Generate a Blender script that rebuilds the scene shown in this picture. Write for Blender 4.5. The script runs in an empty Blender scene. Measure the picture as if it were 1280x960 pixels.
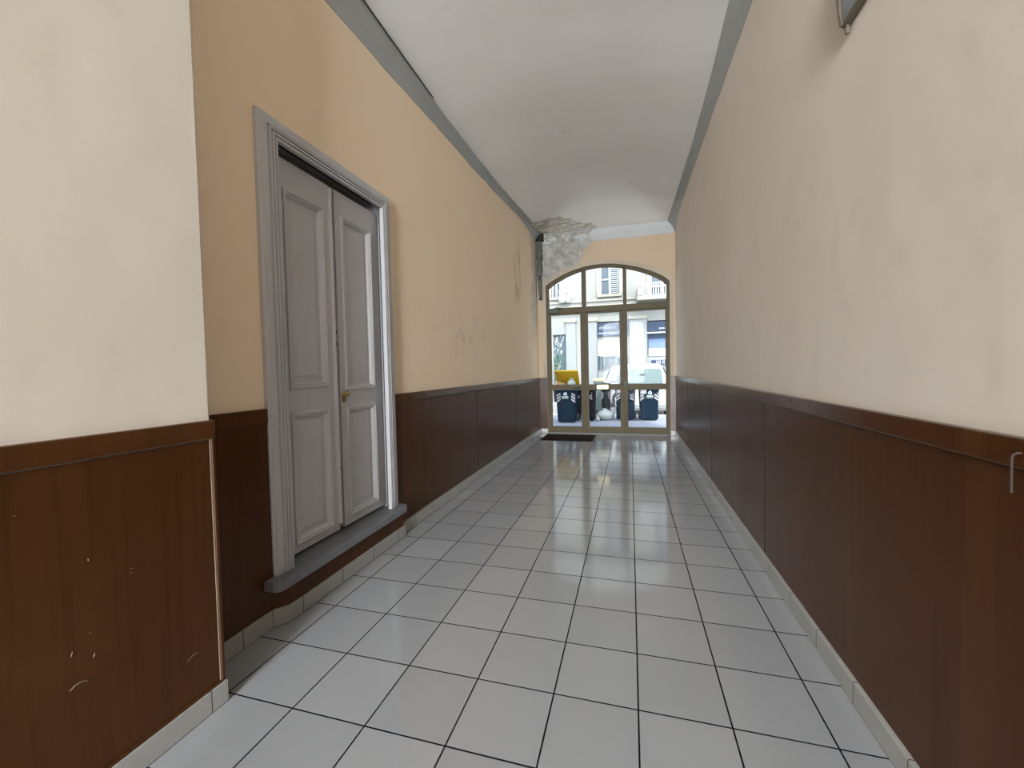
import bpy, math, random
from mathutils import Vector, Matrix, noise

random.seed(7)
S = bpy.context.scene
COL = S.collection
PI = math.pi

# ----------------------------------------------------------------- materials
def new_mat(name):
    m = bpy.data.materials.new(name)
    m.use_nodes = True
    nt = m.node_tree
    b = nt.nodes['Principled BSDF']
    return m, nt, b

def N(nt, typ, **kw):
    n = nt.nodes.new(typ)
    for k, v in kw.items():
        setattr(n, k, v)
    return n

def L(nt, a, b):
    nt.links.new(a, b)

def math_n(nt, op, a, b=None, c=None, clamp=False):
    n = nt.nodes.new('ShaderNodeMath')
    n.operation = op
    n.use_clamp = clamp
    for i, v in enumerate((a, b, c)):
        if v is None:
            continue
        if isinstance(v, (int, float)):
            n.inputs[i].default_value = v
        else:
            nt.links.new(v, n.inputs[i])
    return n.outputs[0]

def mixc(nt, fac, a, b):
    n = nt.nodes.new('ShaderNodeMix')
    n.data_type = 'RGBA'
    for sock, v in ((n.inputs[0], fac), (n.inputs[6], a), (n.inputs[7], b)):
        if isinstance(v, (int, float)):
            sock.default_value = v
        elif isinstance(v, tuple):
            sock.default_value = (v[0], v[1], v[2], 1)
        else:
            nt.links.new(v, sock)
    return n.outputs[2]

def ramp(nt, fac, p0, p1, smooth=True):
    n = nt.nodes.new('ShaderNodeMapRange')
    n.interpolation_type = 'SMOOTHSTEP' if smooth else 'LINEAR'
    n.inputs[1].default_value = p0
    n.inputs[2].default_value = p1
    nt.links.new(fac, n.inputs[0])
    return n.outputs[0]

def wpos(nt):
    g = nt.nodes.new('ShaderNodeNewGeometry')
    s = nt.nodes.new('ShaderNodeSeparateXYZ')
    nt.links.new(g.outputs['Position'], s.inputs[0])
    return g.outputs['Position'], s.outputs

def nz(nt, vec, scale, detail=4, rough=.55, stretch=None, dist=0):
    if stretch:
        mp = nt.nodes.new('ShaderNodeMapping')
        mp.inputs['Scale'].default_value = stretch
        nt.links.new(vec, mp.inputs[0])
        vec = mp.outputs[0]
    n = nt.nodes.new('ShaderNodeTexNoise')
    n.inputs['Scale'].default_value = scale
    n.inputs['Detail'].default_value = detail
    n.inputs['Roughness'].default_value = rough
    n.inputs['Distortion'].default_value = dist
    nt.links.new(vec, n.inputs['Vector'])
    return n.outputs[0]

def bump(nt, b, h, dist=.01, strength=.5):
    n = nt.nodes.new('ShaderNodeBump')
    n.inputs['Distance'].default_value = dist
    n.inputs['Strength'].default_value = strength
    nt.links.new(h, n.inputs['Height'])
    nt.links.new(n.outputs[0], b.inputs['Normal'])

def simple(name, col, rough=.5, metal=0, var=.12, scale=8, bmp=0, spec=.3):
    """plain paint / plastic / metal with a little procedural unevenness"""
    m, nt, b = new_mat(name)
    P, _ = wpos(nt)
    n = nz(nt, P, scale)
    lo = tuple(c * (1 - var) for c in col)
    hi = tuple(min(1, c * (1 + var)) for c in col)
    L(nt, mixc(nt, n, lo, hi), b.inputs['Base Color'])
    b.inputs['Roughness'].default_value = rough
    b.inputs['Metallic'].default_value = metal
    b.inputs['Specular IOR Level'].default_value = spec
    if bmp:
        bump(nt, b, n, bmp)
    return m

def plaster(name, col, col2, grime=.35):
    m, nt, b = new_mat(name)
    P, xyz = wpos(nt)
    n1 = nz(nt, P, .9, 3)
    c = mixc(nt, ramp(nt, n1, .3, .7), col, col2)
    n2 = nz(nt, P, 5, 6, .65)
    c = mixc(nt, math_n(nt, 'MULTIPLY', ramp(nt, n2, .55, .85), grime), c, (.42, .36, .28))
    L(nt, c, b.inputs['Base Color'])
    b.inputs['Roughness'].default_value = .75
    b.inputs['Specular IOR Level'].default_value = .25
    h = math_n(nt, 'ADD', nz(nt, P, 3, 2), math_n(nt, 'MULTIPLY', nz(nt, P, 70, 3), .05))
    bump(nt, b, h, .010, .4)
    return m

PAINT_L = (.82, .645, .45)
M_left = plaster('yellow_plaster', PAINT_L, (.82, .665, .485))
M_wall = plaster('cream_plaster', (.645, .575, .485), (.67, .605, .525))
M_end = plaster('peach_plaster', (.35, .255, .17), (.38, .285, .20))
M_ceil = plaster('ceiling_plaster', (.76, .75, .72), (.80, .79, .76), .2)
M_band = plaster('grey_band_paint', (.33, .34, .33), (.37, .38, .365), .2)
M_surround = plaster('surround_plaster', (.33, .275, .20), (.27, .225, .165), .5)
M_flake = None

def flaking(name, k=1.0):
    m, nt, b = new_mat(name)
    P, xyz = wpos(nt)
    n = nz(nt, P, 7, 8, .7, dist=.6)
    c = mixc(nt, ramp(nt, n, .35, .65), (.34 * k, .32 * k, .275 * k), (.56 * k, .54 * k, .48 * k))
    n2 = nz(nt, P, 16, 5, .6)
    c = mixc(nt, ramp(nt, n2, .62, .7), c, (.17, .15, .12))
    n3 = nz(nt, P, 3.1, 3, .5)
    c = mixc(nt, math_n(nt, 'MULTIPLY', ramp(nt, n3, .6, .75), .5), c, (.55 * k, .50 * k, .43 * k))
    L(nt, c, b.inputs['Base Color'])
    b.inputs['Roughness'].default_value = .9
    bump(nt, b, math_n(nt, 'ADD', n, math_n(nt, 'MULTIPLY', n2, .5)), .05, .9)
    return m
M_flake = flaking('flaking_whitewash', 1.15)
M_flake_dim = flaking('flaking_plaster_dimmed', .62)  # same flaking plaster, darkened to offset the strong frontal light

# left wall: the yellow plaster plus its rusty run stain and scuffed grey corner
def left_wall_mat():
    m, nt, b = new_mat('left_wall_plaster')
    P, xyz = wpos(nt)
    x, y, z = xyz
    n1 = nz(nt, P, .9, 3)
    c = mixc(nt, ramp(nt, n1, .3, .7), PAINT_L, (.82, .665, .485))
    n2 = nz(nt, P, 5, 6, .65)
    c = mixc(nt, math_n(nt, 'MULTIPLY', ramp(nt, n2, .58, .85), .3), c, (.42, .36, .28))
    # run stain
    ns = nz(nt, P, 6, 5, .6, stretch=(1, 2.4, .35))
    my = ramp(nt, math_n(nt, 'ABSOLUTE', math_n(nt, 'SUBTRACT', y, 5.62)), .30, .05)
    mz = math_n(nt, 'MULTIPLY', ramp(nt, z, 2.35, 2.7), ramp(nt, z, 3.75, 3.2))
    k = math_n(nt, 'MULTIPLY', math_n(nt, 'MULTIPLY', my, mz), ramp(nt, ns, .42, .62))
    c = mixc(nt, math_n(nt, 'MULTIPLY', k, .75), c, (.35, .24, .13))
    # bare scraped strip near the far corner
    ng = nz(nt, P, 4, 6, .65)
    edge = math_n(nt, 'ADD', y, math_n(nt, 'MULTIPLY', ng, 1.0))
    mk = math_n(nt, 'MULTIPLY', ramp(nt, edge, 7.05, 7.3), ramp(nt, z, 1.7, 2.6))
    c = mixc(nt, math_n(nt, 'MULTIPLY', mk, .8), c, (.50, .45, .37))
    # scrubbed grey patch low on the wall
    d = math_n(nt, 'MULTIPLY', ramp(nt, math_n(nt, 'ABSOLUTE', math_n(nt, 'SUBTRACT', y, 3.3)), 1.0, .2),
               ramp(nt, math_n(nt, 'ABSOLUTE', math_n(nt, 'SUBTRACT', z, 1.75)), .35, .1))
    c = mixc(nt, math_n(nt, 'MULTIPLY', math_n(nt, 'MULTIPLY', d, ramp(nt, n2, .5, .62)), .4), c, (.48, .41, .31))
    L(nt, c, b.inputs['Base Color'])
    b.inputs['Roughness'].default_value = .75
    b.inputs['Specular IOR Level'].default_value = .25
    h = math_n(nt, 'ADD', nz(nt, P, 3, 2), math_n(nt, 'MULTIPLY', nz(nt, P, 70, 3), .05))
    bump(nt, b, h, .010, .4)
    return m
M_left = left_wall_mat()

TILE = .33
def floor_mat():
    m, nt, b = new_mat('floor_tile')
    P, (x, y, z) = wpos(nt)
    u = math_n(nt, 'DIVIDE', x, TILE)
    v = math_n(nt, 'DIVIDE', y, TILE)
    def dist(t):
        f = math_n(nt, 'FRACT', t)
        return math_n(nt, 'MINIMUM', f, math_n(nt, 'SUBTRACT', 1.0, f))
    du, dv = dist(u), dist(v)
    wob = math_n(nt, 'MULTIPLY', math_n(nt, 'SUBTRACT', nz(nt, P, 14, 2), .5), .003)
    d = math_n(nt, 'ADD', math_n(nt, 'MINIMUM', du, dv), wob)
    g = ramp(nt, d, .0082, .0112)                    # 1 on the tile
    cb = N(nt, 'ShaderNodeCombineXYZ')
    L(nt, math_n(nt, 'FLOOR', u), cb.inputs[0])
    L(nt, math_n(nt, 'FLOOR', v), cb.inputs[1])
    wn = N(nt, 'ShaderNodeTexWhiteNoise', noise_dimensions='2D')
    L(nt, cb.outputs[0], wn.inputs[0])
    c = mixc(nt, wn.outputs[0], (.264, .267, .274), (.294, .297, .303))
    n = nz(nt, P, 6, 5, .6)
    c = mixc(nt, math_n(nt, 'MULTIPLY', ramp(nt, n, .5, .85), .25), c, (.30, .29, .275))
    sp = nz(nt, P, 55, 2, .5)
    c = mixc(nt, math_n(nt, 'MULTIPLY', ramp(nt, sp, .76, .80), .5), c, (.25, .22, .2))
    c = mixc(nt, g, (.008, .008, .011), c)
    L(nt, c, b.inputs['Base Color'])
    r = math_n(nt, 'ADD', math_n(nt, 'MULTIPLY', n, .08), .07)
    r = math_n(nt, 'ADD', r, math_n(nt, 'MULTIPLY', math_n(nt, 'SUBTRACT', 1.0, g), .6))
    L(nt, r, b.inputs['Roughness'])
    L(nt, math_n(nt, 'MULTIPLY', g, .8), b.inputs['Specular IOR Level'])
    h = math_n(nt, 'ADD', g, math_n(nt, 'MULTIPLY', nz(nt, P, 2.2, 1), .22))
    bump(nt, b, h, .004, .5)
    return m
M_floor = floor_mat()

def skirt_mat():
    m, nt, b = new_mat('skirting_tile')
    P, (x, y, z) = wpos(nt)
    t = math_n(nt, 'DIVIDE', math_n(nt, 'ADD', y, .10), TILE)
    f = math_n(nt, 'FRACT', t)
    d = math_n(nt, 'MINIMUM', f, math_n(nt, 'SUBTRACT', 1.0, f))
    g = ramp(nt, d, .005, .008)
    n = nz(nt, P, 9, 5, .6)
    c = mixc(nt, n, (.27, .26, .235), (.35, .335, .305))
    c = mixc(nt, g, (.07, .06, .055), c)
    c = mixc(nt, ramp(nt, z, .002, .005), (.03, .028, .028), c)
    L(nt, c, b.inputs['Base Color'])
    b.inputs['Roughness'].default_value = .25
    bump(nt, b, g, .003, .5)
    return m
M_skirt = skirt_mat()

def wood_mat(name='walnut_laminate', k=1.0, rough=.3, spec=.2):
    m, nt, b = new_mat(name)
    P, (x, y, z) = wpos(nt)
    s = math_n(nt, 'ADD', y, math_n(nt, 'MULTIPLY', x, .83))
    # broad veneer strips
    cell = math_n(nt, 'FLOOR', math_n(nt, 'DIVIDE', s, .105))
    wn = N(nt, 'ShaderNodeTexWhiteNoise', noise_dimensions='1D')
    L(nt, cell, wn.inputs['W'])
    c = mixc(nt, wn.outputs[0], (.058 * k, .0205 * k, .0058 * k), (.073 * k, .0275 * k, .0082 * k))
    gr = nz(nt, P, 30, 6, .6, stretch=(1, 1, .035), dist=.4)
    c = mixc(nt, math_n(nt, 'MULTIPLY', ramp(nt, gr, .45, .72), .55), c, (.036 * k, .012 * k, .0035 * k))
    bl = nz(nt, P, 3, 3, .5)
    c = mixc(nt, math_n(nt, 'MULTIPLY', ramp(nt, bl, .5, .8), .4), c, (.092 * k, .037 * k, .012 * k))
    L(nt, c, b.inputs['Base Color'])
    L(nt, math_n(nt, 'ADD', math_n(nt, 'MULTIPLY', bl, .14), rough - .05), b.inputs['Roughness'])
    b.inputs['Specular IOR Level'].default_value = spec
    bump(nt, b, math_n(nt, 'ADD', math_n(nt, 'MULTIPLY', gr, .12), nz(nt, P, 1.6, 1)), .006, .35)
    return m
M_wood = wood_mat()
M_rail = wood_mat('walnut_rail', 1.1, .2, .5)
M_wood_shade = wood_mat('walnut_painted_shade', .5)  # same panelling wood, darkened to paint the shade beside the street door

def worn_paint():
    m, nt, b = new_mat('worn_grey_door_paint')
    P, (x, y, z) = wpos(nt)
    n = nz(nt, P, 3, 4, .6, stretch=(1, 1, .5))
    c = mixc(nt, n, (.40, .395, .40), (.52, .51, .515))
    gr = nz(nt, P, 40, 5, .6, stretch=(1, 1, .06))
    c = mixc(nt, math_n(nt, 'MULTIPLY', ramp(nt, gr, .6, .75), .3), c, (.27, .255, .24))
    ch = nz(nt, P, 21, 5, .7)
    c = mixc(nt, ramp(nt, ch, .77, .79), c, (.12, .10, .085))
    L(nt, c, b.inputs['Base Color'])
    b.inputs['Roughness'].default_value = .42
    bump(nt, b, math_n(nt, 'ADD', gr, n), .004, .4)
    return m
M_door = worn_paint()
M_frame = simple('bronze_aluminium', (.070, .055, .030), .55, 0, .2, 4, spec=.12)
M_frame_dark = simple('dark_gasket', (.035, .03, .022), .6)
M_brass = simple('aged_brass', (.42, .30, .10), .32, .9, .3, 40)
M_pale_brass = simple('pale_brass_plate', (.55, .47, .24), .35, .5)
M_black = simple('black_plastic', (.018, .02, .018), .45)
M_slate = simple('grey_sill_stone', (.16, .165, .175), .5, 0, .25, 14, .004)
M_mat = simple('bristle_mat', (.014, .005, .004), .95, 0, .5, 120, .01, spec=.08)
M_conduit = simple('grimy_grey_pipe', (.075, .07, .058), .7, 0, .4, 9, .01)
M_steel = simple('brushed_steel', (.55, .53, .5), .3, .9)
M_darkhole = simple('dark_void', (.02, .018, .016), .9)
M_scuff = simple('scuffed_edge', (.17, .12, .085), .7)
M_cable = simple('dark_cable', (.05, .045, .04), .6)

def glass_mat():
    m, nt, b = new_mat('clear_glass')
    nt.nodes.remove(b)
    out = nt.nodes['Material Output']
    tr = N(nt, 'ShaderNodeBsdfTransparent')
    tr.inputs[0].default_value = (.93, .95, .94, 1)
    gl = N(nt, 'ShaderNodeBsdfGlossy')
    gl.inputs['Roughness'].default_value = .02
    fr = N(nt, 'ShaderNodeFresnel')
    fr.inputs[0].default_value = 1.45
    mx = N(nt, 'ShaderNodeMixShader')
    L(nt, math_n(nt, 'MULTIPLY', fr.outputs[0], .05), mx.inputs[0])
    L(nt, tr.outputs[0], mx.inputs[1])
    L(nt, gl.outputs[0], mx.inputs[2])
    L(nt, mx.outputs[0], out.inputs[0])
    return m
M_glass = glass_mat()

def frosted():
    m, nt, b = new_mat('frosted_grey_glass')
    P, _ = wpos(nt)
    L(nt, mixc(nt, nz(nt, P, 12), (.26, .30, .305), (.33, .37, .375)), b.inputs['Base Color'])
    b.inputs['Roughness'].default_value = .25
    b.inputs['Transmission Weight'].default_value = .25
    return m
M_shade = frosted()

M_stone = simple('facade_stone', (0.1984, 0.2015, 0.1922), .8, 0, .08, 1.5, .01, spec=.08)
M_stone_w = simple('facade_warm_stone', (0.2356, 0.2263, 0.1953), .8, 0, .08, 1.5, .01, spec=.08)
M_pilaster = simple('pilaster_stone', (0.1798, 0.1922, 0.1984), .8, 0, .08, 1.5, spec=.08)
M_shutter = simple('pale_shutter', (0.279, 0.279, 0.2728), .6)
M_wpane = simple('window_pane_dark', (.075, .095, .115), .4, 0, .3, 2, spec=.08)
M_signb = simple('sign_blue_grey', (.032, .045, .075), .6, spec=.08)
M_signw = simple('sign_white', (0.372, 0.3782, 0.3906), .5)
M_blind = simple('shop_white_blind', (0.341, 0.341, 0.3286), .7)
M_shopb = simple('shop_blue_glass', (.11, .15, .24), .5, 0, .1, 2, spec=.08)
M_shopg = simple('shop_grey_panel', (0.2046, 0.2232, 0.2356), .5, spec=.08)
M_iron = simple('white_railing', (0.372, 0.3844, 0.3968), .5)
M_asph = simple('asphalt', (0.186, 0.186, 0.186), .85, 0, .12, 20, .005, spec=.08)
M_pave = simple('pavement_slabs', (0.216, 0.232, 0.272), .7, 0, .15, 5, .004, spec=.08)
M_kerb = simple('kerb_stone', (0.372, 0.372, 0.372), .8, spec=.08)
M_binn = simple('navy_bin_plastic', (.0015, .010, .022), .6, spec=.08)
M_bing = simple('grey_green_bin_plastic', (0.124, 0.155, 0.155), .5, spec=.08)
M_bind = simple('charcoal_bin_plastic', (.006, .006, .010), .6, spec=.08)
M_yel = simple('yellow_lid_plastic', (0.372, 0.2232, 0.00496), .4)
M_cream = simple('cream_yellow_plastic', (0.341, 0.31, 0.1736), .5)
M_refl = simple('reflective_white_tape', (0.31, 0.2914, 0.31), .4)
M_white = simple('white_decal', (0.465, 0.5084, 0.527), .5)
M_bag = simple('white_plastic_bag', (0.279, 0.2976, 0.2976), .35, 0, .1, 9, .02)
M_card = simple('brown_cardboard', (.36, .23, .12), .85)
M_carw = simple('white_car_paint', (0.3224, 0.3348, 0.3348), .25)
M_cars = simple('silver_car_paint', (0.2232, 0.2325, 0.2604), .25)
M_carg = simple('car_window_glass', (.10, .135, .14), .35, spec=.08)
M_tyre = simple('tyre_rubber', (.03, .03, .03), .8)
M_lamp_r = simple('red_tail_lamp', (.4, .05, .04), .3)

# ----------------------------------------------------------------- mesh tools
class MB:
    def __init__(self):
        self.v, self.f = [], []

    def add(self, vs, fs):
        o = len(self.v)
        self.v += [tuple(p) for p in vs]
        self.f += [tuple(i + o for i in f) for f in fs]
        return self

    def box(self, x0, x1, y0, y1, z0, z1, m=None):
        vs = [(x, y, z) for z in (z0, z1) for y in (y0, y1) for x in (x0, x1)]
        if m is not None:
            vs = [m @ Vector(p) for p in vs]
        return self.add(vs, [(0, 2, 3, 1), (4, 5, 7, 6), (0, 1, 5, 4), (2, 6, 7, 3), (0, 4, 6, 2), (1, 3, 7, 5)])

    def loft(self, rings, close=True, caps=True):
        """rings: list of equally long closed loops"""
        n = len(rings[0])
        vs = [p for r in rings for p in r]
        fs = []
        for i in range(len(rings) - 1):
            for j in range(n if close else n - 1):
                k = (j + 1) % n
                fs.append((i * n + j, i * n + k, (i + 1) * n + k, (i + 1) * n + j))
        if caps and close:
            fs.append(tuple(reversed(range(n))))
            fs.append(tuple((len(rings) - 1) * n + j for j in range(n)))
        return self.add(vs, fs)

    def tube(self, pts, r, n=8, caps=True):
        pts = [Vector(p) for p in pts]
        rings = []
        for i, p in enumerate(pts):
            d = (pts[min(i + 1, len(pts) - 1)] - pts[max(i - 1, 0)]).normalized()
            a = d.cross(Vector((0, 0, 1)))
            if a.length < 1e-3:
                a = d.cross(Vector((0, 1, 0)))
            a.normalize()
            b = d.cross(a).normalized()
            rr = r[i] if isinstance(r, (list, tuple)) else r
            rings.append([p + (a * math.cos(2 * PI * j / n) + b * math.sin(2 * PI * j / n)) * rr for j in range(n)])
        return self.loft(rings, True, caps)

    def lathe(self, prof, c, axis='z', n=20, m=None):
        rings = []
        for r, h in prof:
            ring = []
            for j in range(n):
                a = 2 * PI * j / n
                if axis == 'z':
                    p = (c[0] + r * math.cos(a), c[1] + r * math.sin(a), c[2] + h)
                elif axis == 'x':
                    p = (c[0] + h, c[1] + r * math.cos(a), c[2] + r * math.sin(a))
                else:
                    p = (c[0] + r * math.cos(a), c[1] + h, c[2] + r * math.sin(a))
                ring.append(p if m is None else m @ Vector(p))
            rings.append(ring)
        return self.loft(rings)

    def prism_xz(self, pts, y0, y1):
        """closed outline in x,z pulled from y0 to y1"""
        return self.loft([[(x, y0, z) for x, z in pts], [(x, y1, z) for x, z in pts]])

    def grid(self, fn, nu, nv):
        vs = [fn(i / nu, j / nv) for i in range(nu + 1) for j in range(nv + 1)]
        fs = [(i * (nv + 1) + j, (i + 1) * (nv + 1) + j, (i + 1) * (nv + 1) + j + 1, i * (nv + 1) + j + 1)
              for i in range(nu) for j in range(nv)]
        return self.add(vs, fs)

    def build(self, name, mat, parent=None, bevel=0, smooth=False, seg=2, loc=None):
        me = bpy.data.meshes.new(name)
        me.from_pydata(self.v, [], self.f)
        me.validate()
        import bmesh
        bm = bmesh.new()
        bm.from_mesh(me)
        bmesh.ops.recalc_face_normals(bm, faces=bm.faces)
        bm.to_mesh(me)
        bm.free()
        me.materials.append(mat)
        o = bpy.data.objects.new(name, me)
        COL.objects.link(o)
        if parent is not None:
            o.parent = parent
        if bevel:
            b = o.modifiers.new('edge', 'BEVEL')
            b.width = bevel
            b.segments = seg
            b.limit_method = 'ANGLE'
            b.angle_limit = math.radians(40)
        if smooth:
            for p in me.polygons:
                p.use_smooth = True
        if loc:
            o.location = loc
        return o

def empty(name, loc=(0, 0, 0), rz=0):
    o = bpy.data.objects.new(name, None)
    COL.objects.link(o)
    o.location = loc
    o.rotation_euler = (0, 0, rz)
    o.empty_display_size = .1
    return o

def tag(o, label=None, cat=None, group=None, kind=None):
    if label: o['label'] = label
    if cat: o['category'] = cat
    if group: o['group'] = group
    if kind: o['kind'] = kind
    return o

def struct(o, label, cat):
    return tag(o, label, cat, None, 'structure')

def copy_tree(o, parent=None):
    c = o.copy()
    COL.objects.link(c)
    if parent is not None:
        c.parent = parent
    for ch in list(o.children):
        copy_tree(ch, c)
    return c

def lerp(a, b, t):
    return a + (b - a) * t

def pl(pts, y):
    """piecewise linear lookup"""
    if y <= pts[0][0]:
        return pts[0][1]
    for (a, va), (b, vb) in zip(pts, pts[1:]):
        if y <= b:
            return lerp(va, vb, (y - a) / (b - a))
    return pts[-1][1]

# ----------------------------------------------------------------- room shell
XL, XR = -.20, 2.48          # plaster faces of the passage walls
YB, YE = -11.0, 7.20          # rear opening, inner face of the street wall
PX = .015                    # plaster face of the projecting pier
PY = -.035                   # its end
RW = 1.15                    # top of the wood panelling

# floor
f = MB().box(-.6, 2.9, YB, 7.5, -.08, 0)
struct(f.build('floor', M_floor), 'glossy pale square floor tiles with dark grout lines', 'floor')

# door opening in the left wall
DY0, DY1, DZ0, DZ1 = .535, 1.515, .262, 2.575
HY1, HZ1 = 1.605, 2.645          # the hole behind the casing is wider
w = MB()
TOP = 4.75
w.box(-.6, XL, PY, DY0, 0, TOP)
w.box(-.6, XL, HY1, 7.5, 0, TOP)
w.box(-.6, XL, DY0, HY1, HZ1, TOP)
w.box(-.6, XL, DY0, HY1, 0, DZ0 - .06)
w.box(-.6, -.45, DY0, HY1, DZ0 - .06, HZ1)
struct(w.build('wall_left', M_left), 'yellow plastered left wall of the passage around the grey double door', 'wall')
w = MB()
w.box(-.6, PX, YB, PY, 0, TOP)
struct(w.build('wall_pier', M_wall, bevel=.008), 'cream plastered projecting wall end at the near left', 'wall')
w = MB()
w.box(XR, 2.9, YB, 7.5, 0, TOP)
struct(w.build('wall_right', M_wall), 'long cream plastered right wall of the passage', 'wall')

# street wall with its arched opening
ARCH = [(-.02, 3.035), (.08, 3.10), (.20, 3.165), (.36, 3.24), (.54, 3.305), (.72, 3.35), (.92, 3.378), (1.12, 3.385),
        (1.32, 3.372), (1.53, 3.335), (1.74, 3.28), (1.93, 3.215), (2.10, 3.14), (2.24, 3.065), (2.34, 2.995), (2.37, 2.955)]
OX0, OX1 = ARCH[0][0], ARCH[-1][0]

def arch_z(x):
    return pl(ARCH, x)

def inset_arch(d):
    """arch curve pulled in by d"""
    out = []
    n = 25
    x0, x1 = OX0 + d, OX1 - d
    for i in range(n):
        x = lerp(x0, x1, i / (n - 1))
        out.append((x, arch_z(x) - d * 1.04))
    return out

w = MB()
w.box(XL, OX0, YE, 7.5, 0, TOP)
w.box(OX1, XR, YE, 7.5, 0, TOP)
a = ARCH
for (xa, za), (xb, zb) in zip(a, a[1:]):
    w.prism_xz([(xa, za), (xb, zb), (xb, TOP), (xa, TOP)], YE, 7.5)
wall_end = struct(w.build('wall_end', M_end), 'peach end wall above the arched street door with peeled grey plaster', 'wall')

# raised plaster surround of the arch (inside face)
def ring(out_d, in_d, y0, y1, zbase=0.0):
    n = 25
    outer = [(OX0 - out_d, zbase)] + [(lerp(OX0 - out_d, OX1 + out_d, i / (n - 1)),
             arch_z(lerp(OX0, OX1, i / (n - 1))) + out_d) for i in range(n)] + [(OX1 + out_d, zbase)]
    inner = [(OX0 - in_d, zbase)] + [(lerp(OX0 - in_d, OX1 + in_d, i / (n - 1)),
             arch_z(lerp(OX0, OX1, i / (n - 1))) + in_d) for i in range(n)] + [(OX1 + in_d, zbase)]
    m = MB()
    for i in range(len(outer) - 1):
        m.prism_xz([outer[i], outer[i + 1], inner[i + 1], inner[i]], y0, y1)
    return m
sr = ring(.075, .0, YE - .022, YE + .003, 1.15).build('arch_surround', M_surround, wall_end)

# grey painted cornice bands (one per side) and the shallow vault
LOW_R = [(-12, 3.62), (.0, 3.75), (2.02, 3.848), (3.31, 3.908), (5, 3.975), (6.2, 4.02), (6.75, 3.98), (7.2, 3.853)]
UPR_X = [(-12, 2.39), (2.3, 2.383), (3.1, 2.395), (4.3, 2.395), (6.0, 2.37), (7.0, 2.34), (7.2, 2.33)]
UPR_Z = [(-12, 4.06), (2.3, 4.075), (3.1, 4.05), (4.3, 4.05), (6.2, 4.085), (7.2, 4.06)]
LOW_L = [(-12, 3.36), (.99, 3.686), (1.9, 3.733), (3.84, 3.832), (5.3, 3.93), (5.88, 3.99), (6.5, 3.99), (7.2, 3.93)]
UPL_X = [(-12, -.15), (1.3, -.15), (2.76, -.15), (4.4, -.13), (5.85, -.08), (7.2, -.05)]
UPL_Z = [(-12, 3.96), (1.32, 3.945), (1.83, 3.936), (2.76, 3.925), (4.3, 3.96), (5.85, 4.02), (7.2, 4.08)]

def band(low, ux, uz, xw, name, label, jag):
    """solid sloping strip between wall and vault"""
    m = MB()
    rings = []
    n = 160
    for i in range(n + 1):
        y = lerp(YB, YE + .02, i / n)
        j = (noise.noise(Vector((y * 3.1, jag, 0))) + .5 * noise.noise(Vector((y * 9, jag, 3)))) * .012
        j2 = (noise.noise(Vector((y * 4.1, jag, 9))) + .6 * noise.noise(Vector((y * 11, jag, 5)))) * .010
        zl, x1, z1 = pl(low, y) + j, pl(ux, y), pl(uz, y) + j2
        s = 1 if xw > 1 else -1
        mx, mz = lerp(xw, x1, .5) + s * .012, lerp(zl, z1, .5) + .012   # slight cove
        rings.append([(xw - s * .004, y, zl), (mx, y, mz), (x1, y, z1), (xw + s * .05, y, z1 + .05), (xw + s * .05, y, zl)])
    m.loft(rings)
    return struct(m.build(name, M_band, smooth=False), label, 'cornice band')
band(LOW_L, UPL_X, UPL_Z, XL, 'trim_1', 'grey painted cornice band between yellow left wall and ceiling', 1.7)
band(LOW_R, UPR_X, UPR_Z, XR, 'trim_2', 'grey painted cornice band between cream right wall and ceiling', 6.2)
# end band over the arch
m = MB()
rings = []
for i in range(41):
    x = lerp(-.19, 2.47, i / 40)
    j = noise.noise(Vector((x * 5, 2.2, 0))) * .012
    zl = 3.853 + j
    zu = 4.075 + .3 * j
    rings.append([(x, YE - .004, zl), (x, YE - .05, lerp(zl, zu, .5)), (x, YE - .075, zu), (x, YE + .05, zu + .05), (x, YE + .05, zl)])
m.loft(rings)
struct(m.build('trim_3', M_band), 'short grey painted cornice band above the arched street door', 'cornice band')

def vault_z(x, y):
    xl, xr = pl(UPL_X, y), pl(UPR_X, y)
    s = min(1, max(0, (x - xl) / (xr - xl)))
    z0 = lerp(pl(UPL_Z, y), pl(UPR_Z, y), s)
    t = min(1, 2 * min(s, 1 - s))
    fs = 1 - (1 - t) ** 2.1
    e = min(1, max(0, (7.13 - y) / 2.2))
    fe = 1 - (1 - e) ** 2.1
    k = 14.0
    fm = -math.log(math.exp(-k * fs) + math.exp(-k * fe)) / k if (fs < .999 or fe < .999) else .95
    fm = max(0, fm)
    return z0 + .24 * fm

def vault_pt(u, v):
    y = lerp(YB, YE + .01, v)
    xl, xr = pl(UPL_X, y) - .03, pl(UPR_X, y) + .03
    x = lerp(xl, xr, u)
    return (x, y, vault_z(x, y))
m = MB()
NU, NV = 36, 180
m.grid(vault_pt, NU, NV)
ceil_o = m.build('ceiling', M_ceil, smooth=True)
struct(ceil_o, 'shallow off-white plaster vault over the passage', 'ceiling')
r = MB()
r.box(-.6, 2.9, YB, 7.5, TOP, TOP + .15)
struct(r.build('trim_4', M_ceil), 'slab over the passage vault', 'slab')

# ragged peeled plaster: end wall and adjoining vault corner
def patch_cells(fn_pt, fn_in, nu, nv, thick):
    """grid with cells dropped outside a ragged mask; relief by noise; closed underside"""
    mb = MB()
    idx = {}
    def vid(i, j):
        if (i, j) not in idx:
            idx[(i, j)] = len(mb.v)
            mb.v.append(fn_pt(i / nu, j / nv))
        return idx[(i, j)]
    for i in range(nu):
        for j in range(nv):
            if fn_in((i + .5) / nu, (j + .5) / nv):
                mb.f.append((vid(i, j), vid(i + 1, j), vid(i + 1, j + 1), vid(i, j + 1)))
    return mb

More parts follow.
